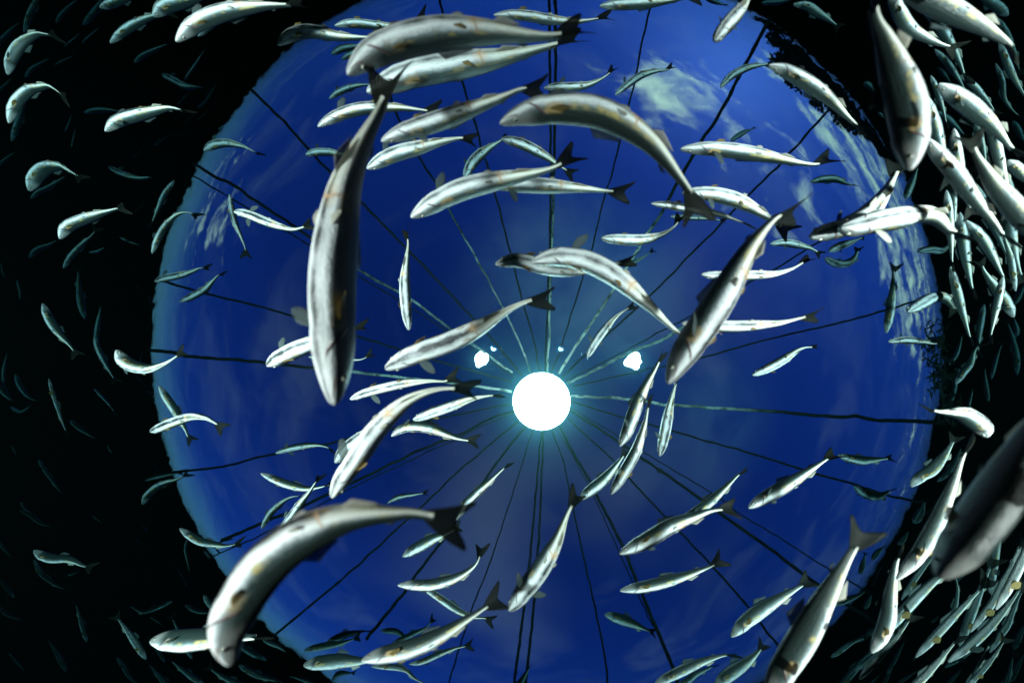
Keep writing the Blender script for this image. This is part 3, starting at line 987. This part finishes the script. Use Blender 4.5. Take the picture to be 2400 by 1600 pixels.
# ------------------------------------------------------------------ the shoal.  crop, nose-to-tail trace, width, light class, options
FISH = r'''
11|915,75 1040,30 1200,-50 1400,-120|120|w
11|1405,155 1530,60 1800,-20 2050,-90|170|w
11|1010,400 1150,280 1300,190 1450,140 1620,100|115|t|k=.8
11|1615,385 1790,235 2060,115 2350,65 2600,50 2850,60|200|w
11|1230,580 1290,530 1400,470 1590,385|60|t
11|1690,740 1790,600 1895,430|28|d
11|1490,690 1600,740 1700,790 1815,800 1910,805|65|t
11|-40,440 60,320 140,240 220,190|60|d|k=.8
11|70,690 110,540 200,400 330,320 420,320 560,340|150|w|roll=40
11|230,715 300,630 400,570 480,520|55|d|k=.9
11|500,600 600,550 700,500|25|d
11|590,430 690,350 750,290|25|d
11|750,400 850,310 930,240|25|d
11|80,1135 140,960 260,830 370,800 470,800 640,930|150|w
11|770,1040 880,1015 980,1010 1095,1025 1170,1035|60|t
11|965,1210 1080,1120 1250,1060 1450,1010 1590,995 1770,1050|140|w
11|-20,850 60,770 120,700|35|d
11|-20,1530 80,1440 170,1380|40|d|k=.8
11|595,1210 630,1140 660,1040|18|d
11|655,1355 680,1250 700,1150|18|d
11|1870,1385 1980,1330 2100,1315 2220,1340 2290,1370 2420,1440|90|t|k=.9
21|270,190 330,60 430,-30 560,-40 630,0 790,95|170|w|k=1.15;roll=30
21|280,260 350,200 450,150 560,80 650,20|50|t
21|1000,-40 1080,10 1180,50 1280,70 1380,60 1440,45|55|t
21|550,630 620,520 760,450 900,400 1010,370 1090,350 1190,345|120|w
21|270,800 350,720 450,680 560,620|60|d|k=.8
21|580,900 660,780 760,670 850,590 910,500|65|t
21|820,755 880,745 930,725 980,695|35|d
21|1100,610 1200,655 1310,695|25|d
21|1605,85 1560,150 1500,240 1440,380 1370,540|62|t
21|1395,765 1450,630 1520,510 1620,410 1730,385 1855,435|75|t|k=.9
21|2110,215 2125,330 2160,480 2210,600 2250,700 2265,820|60|t|k=.9;tw=70
21|2150,375 2300,410 2450,470 2600,520 2720,540 2900,480|95|w
21|1420,1020 1520,990 1650,960 1780,920 1840,895 1950,890|72|t|k=.9
21|1650,1205 1760,1160 1880,1090 1960,1010 2010,960 2085,945|75|t|k=.9
21|155,1000 180,1090 185,1210|30|d
21|10,850 25,930 45,1010|18|d
21|392,1215 450,1350 530,1480 640,1600 730,1720|95|w|k=1.2
21|870,1510 890,1600 950,1740 1030,1880 1080,1960|65|t
31|1070,75 1140,170 1240,230 1380,250 1500,210 1590,160 1720,65|112|w|tw=75
31|-40,330 40,470 100,530 160,560|90|d|k=.8
31|140,295 180,400 240,490 310,535 390,548|60|d|k=.8
31|95,600 180,645 240,625 300,570|35|d
31|445,335 490,480 530,610 570,730 610,830 645,900|45|t
31|640,720 720,785 810,850 905,905|50|t
31|860,430 940,510 1010,590 1075,680|30|d
31|1460,405 1540,530 1610,640 1700,800 1730,870 1790,935|90|t|k=.8;tw=70
31|1380,825 1460,800 1600,740 1760,690 1880,700 1950,730 2090,820|98|w|tw=70
31|350,1080 430,1200 510,1320 600,1430|45|t|k=1.15
31|1310,1500 1360,1410 1450,1330 1540,1290 1620,1270 1760,1200|70|t
31|1330,1275 1430,1240 1570,1215 1700,1200|45|d
31|105,955 130,1000 155,1060|20|d
31|190,1470 240,1540 310,1575|30|d
31|985,955 1010,1000 1040,1040|16|d
41|180,-20 280,20 360,90 440,120 525,145|55|d|k=.85
41|-20,240 50,350 125,430|35|d
41|310,345 400,400 500,425 620,430 700,455 760,485 880,515|95|w|k=1.1
41|310,430 380,560 460,630 560,690 660,698|55|d|k=.8
41|600,580 680,560 740,530|22|d
41|-20,870 100,950 230,995|50|d|k=.9
41|1650,145 1750,215 1850,270 1980,295 2090,305 2250,270|85|t|k=.8
41|1725,235 1705,330 1720,430 1750,580|30|d|k=.9
41|1585,815 1500,850 1400,890 1300,910 1150,830|45|d|k=.85
41|1870,760 1920,830 1980,900 2070,1000|65|w
41|1700,850 1800,900 1900,920 2000,915|50|d|k=.9
41|1380,1180 1480,1170 1700,1170 1900,1160 2150,1150 2500,1140|225|w|z=1.35
41|1070,1330 1140,1420 1190,1510 1250,1560 1320,1610|50|t
41|2190,1400 2280,1450 2400,1510 2600,1560|70|t
41|1380,960 1430,990 1500,1040|20|d
41|80,1290 160,1380 260,1500|26|d
41|850,30 890,60 940,100|18|d
D|532,1528 528,1450 562,1372 620,1292 700,1228 800,1188 900,1180 960,1180 1090,1205|108|g|z=.5;tw=-82;roll=-62;pec=0;dz=.1;fork=1.15
12|190,420 300,340 450,295 620,305 800,340 1040,345 1200,320|140|w
12|720,240 850,220 1000,225 1150,240 1330,240 1500,180 1600,120|95|t|k=.8
12|690,500 780,455 880,430 1070,410|80|t|k=.8
12|785,545 880,500 1000,450 1150,420|75|t|k=.8
12|670,910 760,850 880,800 1000,780 1120,775|70|t|k=.8
D|797,172 850,128 930,97 1030,78 1130,76 1220,84 1290,82 1358,60|92|g|z=.74;tw=70;dz=.1;roll=8;pec=0
D|842,212 900,188 970,166 1060,150 1150,134 1250,110 1350,85|74|w|z=1.12;tw=60;roll=-6
12|565,1165 700,1090 850,1030 1050,990 1300,990 1500,1010 1640,1030 1740,1020|130|w
D|768,932 768,850 767,750 767,650 775,550 795,430 835,330 873,255 897,195 905,148|112|g|z=.66;tw=75;dz=.2;roll=10;pec=1;ps=.85
D|875,325 940,300 1010,278 1080,252 1150,226 1200,205 1265,200|50|w
12|455,1425 560,1400 700,1400 800,1420 960,1435|80|t|k=.8
D|842,388 900,358 960,340 1010,327 1060,318 1100,325|40|w|tw=70
D|1066,410 1085,375 1110,350 1140,330 1170,312|28|t|k=.85
D|1150,318 1200,332 1250,357 1295,388 1325,405|27|w|k=1.2
D|943,500 1000,465 1060,437 1130,418 1200,404 1260,390 1300,372 1337,345|54|w|z=1.05;tw=72
D|1100,418 1200,425 1300,430 1400,440 1457,442|40|w|z=1.3
D|1133,35 1200,36 1260,45 1320,50 1365,45 1412,38|28|w|k=1.1;tw=70
D|1376,14 1450,10 1530,3 1620,-12|30|w|k=1.2
13|290,810 400,800 550,800 700,780 850,710 965,605|90|w|tw=60
13|945,875 1080,765 1200,690 1330,655 1420,645 1505,600|72|t|k=.9;tw=65
13|1915,805 2000,710 2150,630 2300,600 2420,575|78|t|k=.85
D|1147,285 1200,264 1280,252 1370,260 1440,290 1500,335 1550,395 1590,455 1605,525|80|g|z=.82;tw=75;roll=32;pec=1
13|1540,1370 1700,1365 1900,1375 2150,1405 2400,1450 2640,1500 2830,1510 3000,1430|150|g|z=1.2;roll=10;tw=60
13|2010,1295 2100,1235 2250,1170|55|t
13|1860,375 1950,260 2080,120 2160,0 2240,-160|180|w|z=1.0
13|1750,-50 1850,10 1980,60|70|s
14|230,40 350,55 450,115 560,185 680,275|105|w|k=1.2
14|-60,25 100,20 300,-30|60|t
14|1305,1565 1310,1400 1285,1100 1230,850 1150,600 1060,350 980,150 940,-150|440|g|z=.62;roll=40;pec=1;ps=1.3
14|0,600 150,645 350,760 550,900 700,1050 820,1170 880,1290|170|g|z=1.15;roll=18
14|1150,-180 1500,20 1800,165 2050,300 2220,430 2270,620|300|w|z=.8;tw=60
14|2205,150 2100,60 1980,-20 1850,-100|130|w
14|1120,-100 1200,110 1300,260 1430,340 1570,405 1710,445 1790,470|175|w|z=1.2
14|1530,450 1620,550 1700,650 1770,760 1840,900|80|t|k=.8
14|1560,620 1630,700 1700,800|50|t
14|1560,770 1720,880 1900,1020 2080,1180 2220,1350 2350,1480|225|w|z=1.1
14|1540,1020 1650,1100 1740,1180 1830,1270|90|t|k=.8
14|2090,580 2150,740 2170,900 2240,1010 2370,1120|60|t
14|1455,1265 1550,1400 1700,1570 1830,1750 1950,1900 2100,2080 2170,2190 2290,2290|205|w|z=.95
14|2250,1110 2300,1200 2380,1350|75|w
14|2600,2250 2400,2080 2250,1900 2080,1700 1980,1540 1900,1400 1830,1200|270|w|z=.78;tw=70
14|2200,1470 2330,1600 2450,1760|150|w|z=1.3
14|885,755 940,800 990,860|72|w|k=.7
14|1015,1035 1040,1060 1065,1095|40|w|k=.6
22|1405,1468 1385,1300 1370,1100 1370,950 1390,780 1400,660 1382,505|108|w|roll=4;tw=45
D|1137,607 1190,598 1260,615 1340,620 1420,604 1470,590|40|w|k=1.05
D|1219,602 1280,590 1350,602 1420,640 1480,692 1530,740 1565,772 1605,808|54|w|z=.95;pec=1
D|884,847 950,815 1030,787 1100,752 1170,710 1225,688 1280,682|52|w|z=1.0;pec=2
D|613,840 670,808 740,780 800,760 850,745|42|w
32|480,140 700,170 900,170 985,160 1090,95|45|w|k=1.1;tw=65
23|815,618 950,630 1150,637 1300,612 1430,560 1520,480 1580,380|112|w|roll=3
23|1275,300 1420,315 1590,345 1850,390 2100,470 2235,545|85|w
23|1560,200 1690,205 1850,220 2050,270 2200,340 2350,430 2470,520 2600,590|155|w
23|1455,420 1600,430 1800,440 1980,468|55|t|k=.85
D|1533,882 1575,805 1630,722 1680,640 1720,570 1760,520 1795,490 1848,476|74|w|z=.8;roll=32;dz=.1
23|1735,950 1900,962 2200,960 2400,950 2560,905 2680,840 2800,785|102|w
23|1555,1400 1700,1412 2000,1430 2352,1410 2500,1390 2680,1345 2860,1305|120|w
33|690,150 760,20 860,-120 970,-240 1150,-355|82|w
23|960,850 1060,850 1160,820 1315,722|48|t
24|20,670 150,660 300,690 400,720 510,780|80|w|k=1.1
24|525,800 620,850 720,850 790,800 845,690|78|t|k=.85
24|565,745 640,700 760,655 900,600|75|w
24|385,615 500,570 650,540 850,440 960,340 1080,180 1180,0 1210,-130|185|w|z=1.12;roll=-6;pec=1
24|650,525 800,515 1000,470 1200,440 1400,405 1540,440 1650,540 1740,600 1840,665|225|w|z=.95;pec=3;roll=4;ps=1.35;pm=1
24|1270,265 1290,180 1340,60 1385,-60|82|w
24|390,100 500,80 620,80 720,120 825,145|75|t|k=.9
24|1380,740 1480,725 1570,735 1650,690 1715,620|80|w|k=1.1
24|1085,1495 1110,1350 1140,1150 1150,1000 1155,870 1180,840|95|s|k=.9;tw=65
24|1285,1300 1380,1240 1480,1180 1580,1160 1660,1210 1750,1330|122|w
24|1105,1570 1250,1555 1400,1570 1520,1590 1610,1575|72|w|pec=3
24|1820,455 1950,600 2050,760 2120,900 2210,1065|130|w
24|2275,1110 2250,950 2230,800 2180,640 2140,450|78|w
24|2255,1350 2200,1240 2110,1100 2030,990 1985,920 1930,800|130|w|tw=75
24|2290,1520 2280,1430 2250,1330|60|w
24|2265,1230 2310,1130 2380,1000|70|t|k=.8
34|1665,215 1730,120 1770,0 1785,-90|50|t
34|1722,395 1790,290 1860,200 1900,80 1975,5|78|w|k=1.2
34|1825,650 1860,530 1890,410|35|t
34|2005,880 1960,800 1880,725 1780,660 1680,650 1560,645 1420,615|190|w|z=1.1
D|2152,1328 2212,1250 2285,1150 2350,1035 2402,920 2440,800|138|g|z=.5;roll=165;pec=0
34|1310,1335 1400,1240 1500,1180 1600,1070 1680,950 1740,840|122|w
34|1555,1290 1640,1210 1720,1100 1790,930|60|t
D|1718,1167 1760,1140 1820,1105 1870,1072 1905,1050 1930,1038|34|w|roll=24
34|640,1045 740,1070 850,1090 960,1085 1060,1075 1165,1072|85|t|k=.9;pec=3
34|790,1330 900,1400 1000,1420 1080,1390 1165,1345|85|s|k=.85
D|1728,862 1765,845 1800,825 1835,802 1860,797 1887,800|23|w|k=1.1
33|985,965 1050,840 1130,620 1230,400 1320,240 1400,65|128|w|roll=34
33|905,1405 1000,1245 1130,1020 1200,820 1240,650 1258,470|112|w|pec=1
33|1355,1055 1390,900 1430,700 1460,550 1500,400 1530,280|108|w|k=1.15
33|615,1455 720,1365 850,1260 960,1130 1075,975|112|w|k=1.1
D|1168,1402 1205,1352 1245,1300 1280,1240 1305,1175 1335,1120|48|w|z=1.15;pec=3;roll=6
D|1422,1272 1480,1242 1540,1207 1590,1187 1640,1170 1700,1168|40|w|pec=2;roll=26
D|1555,1200 1590,1180 1630,1152 1670,1115 1695,1090 1718,1070|26|w|k=1.2
D|1423,1356 1480,1346 1540,1332 1600,1312 1640,1295 1668,1275|30|w|k=1.2;tw=75;roll=34
D|1388,1410 1430,1422 1470,1438 1508,1456|27|t
D|1678,1462 1720,1420 1780,1380 1830,1350 1870,1325|40|t|k=.8
D|1755,1608 1800,1530 1850,1450 1890,1380 1930,1310 1965,1250 1995,1195|80|w|z=.78;roll=52;tw=75;pec=1
D|2058,1332 2110,1270 2150,1200 2185,1120 2210,1050 2235,990|46|w|z=1.0;roll=32
44|945,1290 1040,1130 1100,960 1120,800 1150,600 1180,450 1230,280|178|w|z=1.05;roll=40
44|835,1535 950,1400 1080,1260 1200,1120 1290,1000 1350,895|82|t|k=.75
44|575,1335 700,1240 800,1180 930,1140|60|t|k=.85
44|1575,1120 1660,1000 1720,850 1740,700 1710,550 1690,450|55|t
44|1855,1105 1960,960 2060,830 2150,650 2230,500 2300,330 2370,180|80|w|k=1.5
44|2035,1290 2130,1130 2200,1030 2260,880 2370,640|75|w|k=1.5
44|1740,640 1800,520 1860,400 1900,280|50|t
44|2255,1260 2310,1130 2390,980|72|t|k=.8
44|885,885 930,800 960,740|58|w
44|595,855 720,800 850,750 920,690|70|t|k=.8
44|1335,105 1400,0 1450,-130|92|w
44|840,570 870,480 895,360|60|t
44|955,440 1010,360 1090,300|62|t
44|1650,1580 1720,1500 1790,1430|42|t
44|1050,1590 1110,1480 1150,1400|42|t
44|2045,590 2090,460 2130,330|42|t
44|2225,180 2270,50 2300,-70|40|t
44|1190,300 1240,250 1300,160|55|t
44|1500,1010 1540,980 1580,940|24|d
44|1330,1360 1420,1260 1500,1150|24|d
44|1620,1290 1680,1230 1730,1150|22|d
44|2230,1560 2290,1420 2380,1250|60|d|k=.8
43|1300,1580 1500,1480 1750,1370 1950,1310 2100,1300|115|s|k=.75
43|1500,1600 1620,1540 1700,1480 1900,1390|75|t|k=.8
43|1860,1590 2000,1480 2150,1380 2250,1290 2330,1180|150|w|k=1.15;roll=30
43|20,1600 90,1540 180,1390|60|s
42|1345,405 1450,340 1600,260 1750,190 1900,120|110|w
32|1840,1640 1920,1500 2030,1390 2150,1280 2352,1090|85|w
42|1300,668 1450,665 1600,665 1750,635 1900,570 2030,460 2085,270|118|w|roll=34
42|1530,700 1650,760 1750,830 1870,910 2000,960 2110,970 2210,1010|78|t|k=.8;tw=75
42|1145,1085 1280,1090 1380,1150 1480,1200|62|s
42|1240,1210 1400,1135 1520,1080 1580,1040 1645,950|55|t
42|965,1362 1100,1320 1300,1275 1500,1220 1700,1130 1900,1005 2040,915 2150,840 2300,740|190|w|z=1.0;roll=26;tw=50
42|435,1400 600,1375 780,1365 960,1365 1200,1340|155|w|k=1.2
42|1405,1392 1520,1370 1640,1320 1790,1260 1860,1240 2010,1210|62|w|k=1.2;tw=75
42|1055,1412 1250,1420 1380,1450 1470,1530 1620,1600|62|t|k=.75
42|630,1215 750,1150 900,1105 1060,1080|75|s
42|440,1265 600,1230 780,1200 980,1130|75|s
42|60,1165 140,1200 220,1240 300,1300|55|w
42|700,1545 760,1480 920,1475|55|s
42|-20,1460 120,1520 280,1570|60|t|k=.8
32|697,1437 800,1260 950,1050 1080,850 1230,680 1400,540 1600,455 1800,430 2080,460|212|w|z=.85;roll=8
32|728,1115 850,980 1000,860 1150,760 1300,640|130|w|pec=2
32|862,532 1000,475 1200,420 1400,380 1600,362 1750,362 1895,305|98|w
32|1440,720 1600,660 1800,590 2000,520 2200,490 2300,480|108|w
32|1240,870 1340,800 1450,775 1600,795 1750,850 1880,893 2070,920|108|w|tw=65
32|178,1025 300,985 420,960 560,950 660,970 740,1015|60|t|k=.85;pec=3
32|42,1208 150,1255 300,1315 450,1350 560,1340 660,1318 770,1295|82|w|k=1.2
32|210,1760 330,1600 420,1470 500,1370 605,1205|78|w
32|50,1720 150,1560 280,1450 380,1420 475,1410|62|t|k=.85
32|1205,1485 1300,1430 1410,1410 1590,1385|48|w|k=1.1
'''
for line in FISH.strip().splitlines():
    f = line.split('|')
    kw = {}
    if len(f) > 4:
        for it in f[4].split(';'):
            a_, b_ = it.split('=')
            kw[a_] = int(b_) if a_ == 'pec' else float(b_)
    make_fish(f[0], f[1], float(f[2]), f[3], **kw)

# the rest of the school, swimming the same ring in the dark water on both sides and below
rx = random.Random(21)
centres = [r['q'][len(r['q']) // 2] for r in fish_records]


def ring_fish(x, y, ln, wd, cls, k):
    dx, dy = x - 1236, y - 800
    r_ = math.hypot(dx, dy)
    sg = 1                                       # nose points anticlockwise on the left, clockwise ends below
    tx, ty = dy / r_ * sg, -dx / r_ * sg
    if x > 1236:
        tx, ty = -tx, -ty
        if y < 800:
            tx, ty = -tx, -ty
    jit = rx.uniform(-.30, .30)
    tx, ty = tx * math.cos(jit) - ty * math.sin(jit), tx * math.sin(jit) + ty * math.cos(jit)
    bow = rx.uniform(-.12, .16) * ln
    q_ = []
    for t in (-.5, -.25, 0, .25, .5):
        b_ = bow * (0.25 - t * t) * 2
        q_.append((x - tx * ln * t + dx / r_ * b_, y - ty * ln * t + dy / r_ * b_))
    make_fish('px', ' '.join('%.1f,%.1f' % p for p in q_), wd, cls, k)


CROP['px'] = (0, 0, 1)
for (x0, x1, y0, y1, cnt, gap, cl_mix, lens) in ((2190, 2400, 60, 760, 16, 50, 'wtwt', (130, 270)), (2170, 2400, 1180, 1600, 17, 44, 'twwtt', (150, 330)), (2010, 2200, 1420, 1600, 8, 45, 'ttd', (80, 170)),
                                                (0, 300, 20, 1600, 7, 70, 'tddd', (60, 130)), (280, 720, 1470, 1600, 8, 60, 'tdd', (70, 140)), (0, 560, 0, 120, 4, 60, 'tdt', (80, 150)),
                                                (2230, 2400, 760, 900, 5, 45, 'td', (80, 150))):
    made = tries = 0
    while made < cnt and tries < 900:
        tries += 1
        x, y = rx.uniform(x0, x1), rx.uniform(y0, y1)
        if math.dist((x, y), (1283, 818)) < 960 or min(math.dist((x, y), c) for c in centres) < gap:
            continue
        c_ = rx.choice(cl_mix)
        ln = rx.uniform(*lens)
        slim = x > 2000 and y > 900
        ring_fish(x, y, ln, ln * (rx.uniform(.08, .12) if slim else rx.uniform(.12, .165)), c_, rx.uniform(.95, 1.5) if slim else rx.uniform(.75, 1.1))
        centres.append((x, y))
        made += 1

# labels: size, tone, bend, heading and where it is on a clock face round the big lamp
HEADW = ['up', 'upper right', 'right', 'lower right', 'down', 'lower left', 'left', 'upper left']


def describe(rec, fine):
    q, ln, cls = rec['q'], rec['ln'], rec['cls']
    size = 'huge near' if ln > 560 else 'large' if ln > 310 else 'medium' if ln > 180 else 'small' if ln > 100 else 'tiny'
    tone = {'w': 'bright white', 'g': 'grey silvery', 't': 'dim teal', 'd': 'faint', 's': 'dark', 'n': 'dark'}[cls]
    ch = math.dist(q[0], q[-1])
    bend = 'curved ' if ln / ch > 1.05 else ('' if ln / ch > 1.012 else 'straight ')
    i = max(1, len(q) // 2)
    dx, dy = q[0][0] - q[i][0], q[0][1] - q[i][1]
    hd = HEADW[round((math.degrees(math.atan2(dx, -dy)) % 360) / 45) % 8]
    mx, my = q[i][0] - HUB[0], q[i][1] - HUB[1]
    rec['rad'] = math.hypot(mx, my)
    rw = math.hypot(q[i][0] - 1283, q[i][1] - 818)
    where = 'near the lamp' if rec['rad'] < 300 else ('over blue sky' if rw < 780 else ('at the sky rim' if rw < 960 else 'in dark water'))
    return "%s %s %sfish heading %s, %s at %s" % (size, tone, bend, hd, where, clock(mx, my, fine))


groups = {}
for r in fish_records:
    r['lab'] = describe(r, True)
    groups.setdefault(r['lab'], []).append(r)
for lab, lst in groups.items():
    lst.sort(key=lambda r: r['rad'])
    n = len(lst)
    for i, r in enumerate(lst):
        l2 = lab
        if n > 1:
            l2 = lab + ', ' + ('inner' if i == 0 else 'outer' if i == n - 1 else 'middle' if n == 3 else ('second', 'third', 'fourth', 'fifth', 'sixth', 'seventh', 'eighth', 'ninth', 'tenth', 'eleventh')[min(i - 1, 9)])
        tag(r['o'], l2.replace('  ', ' '), 'fish', 'shoal of silvery fish circling over the camera')
print('fish', len(fish_records), 'dups', sum(len(v) > 3 for v in groups.values()))
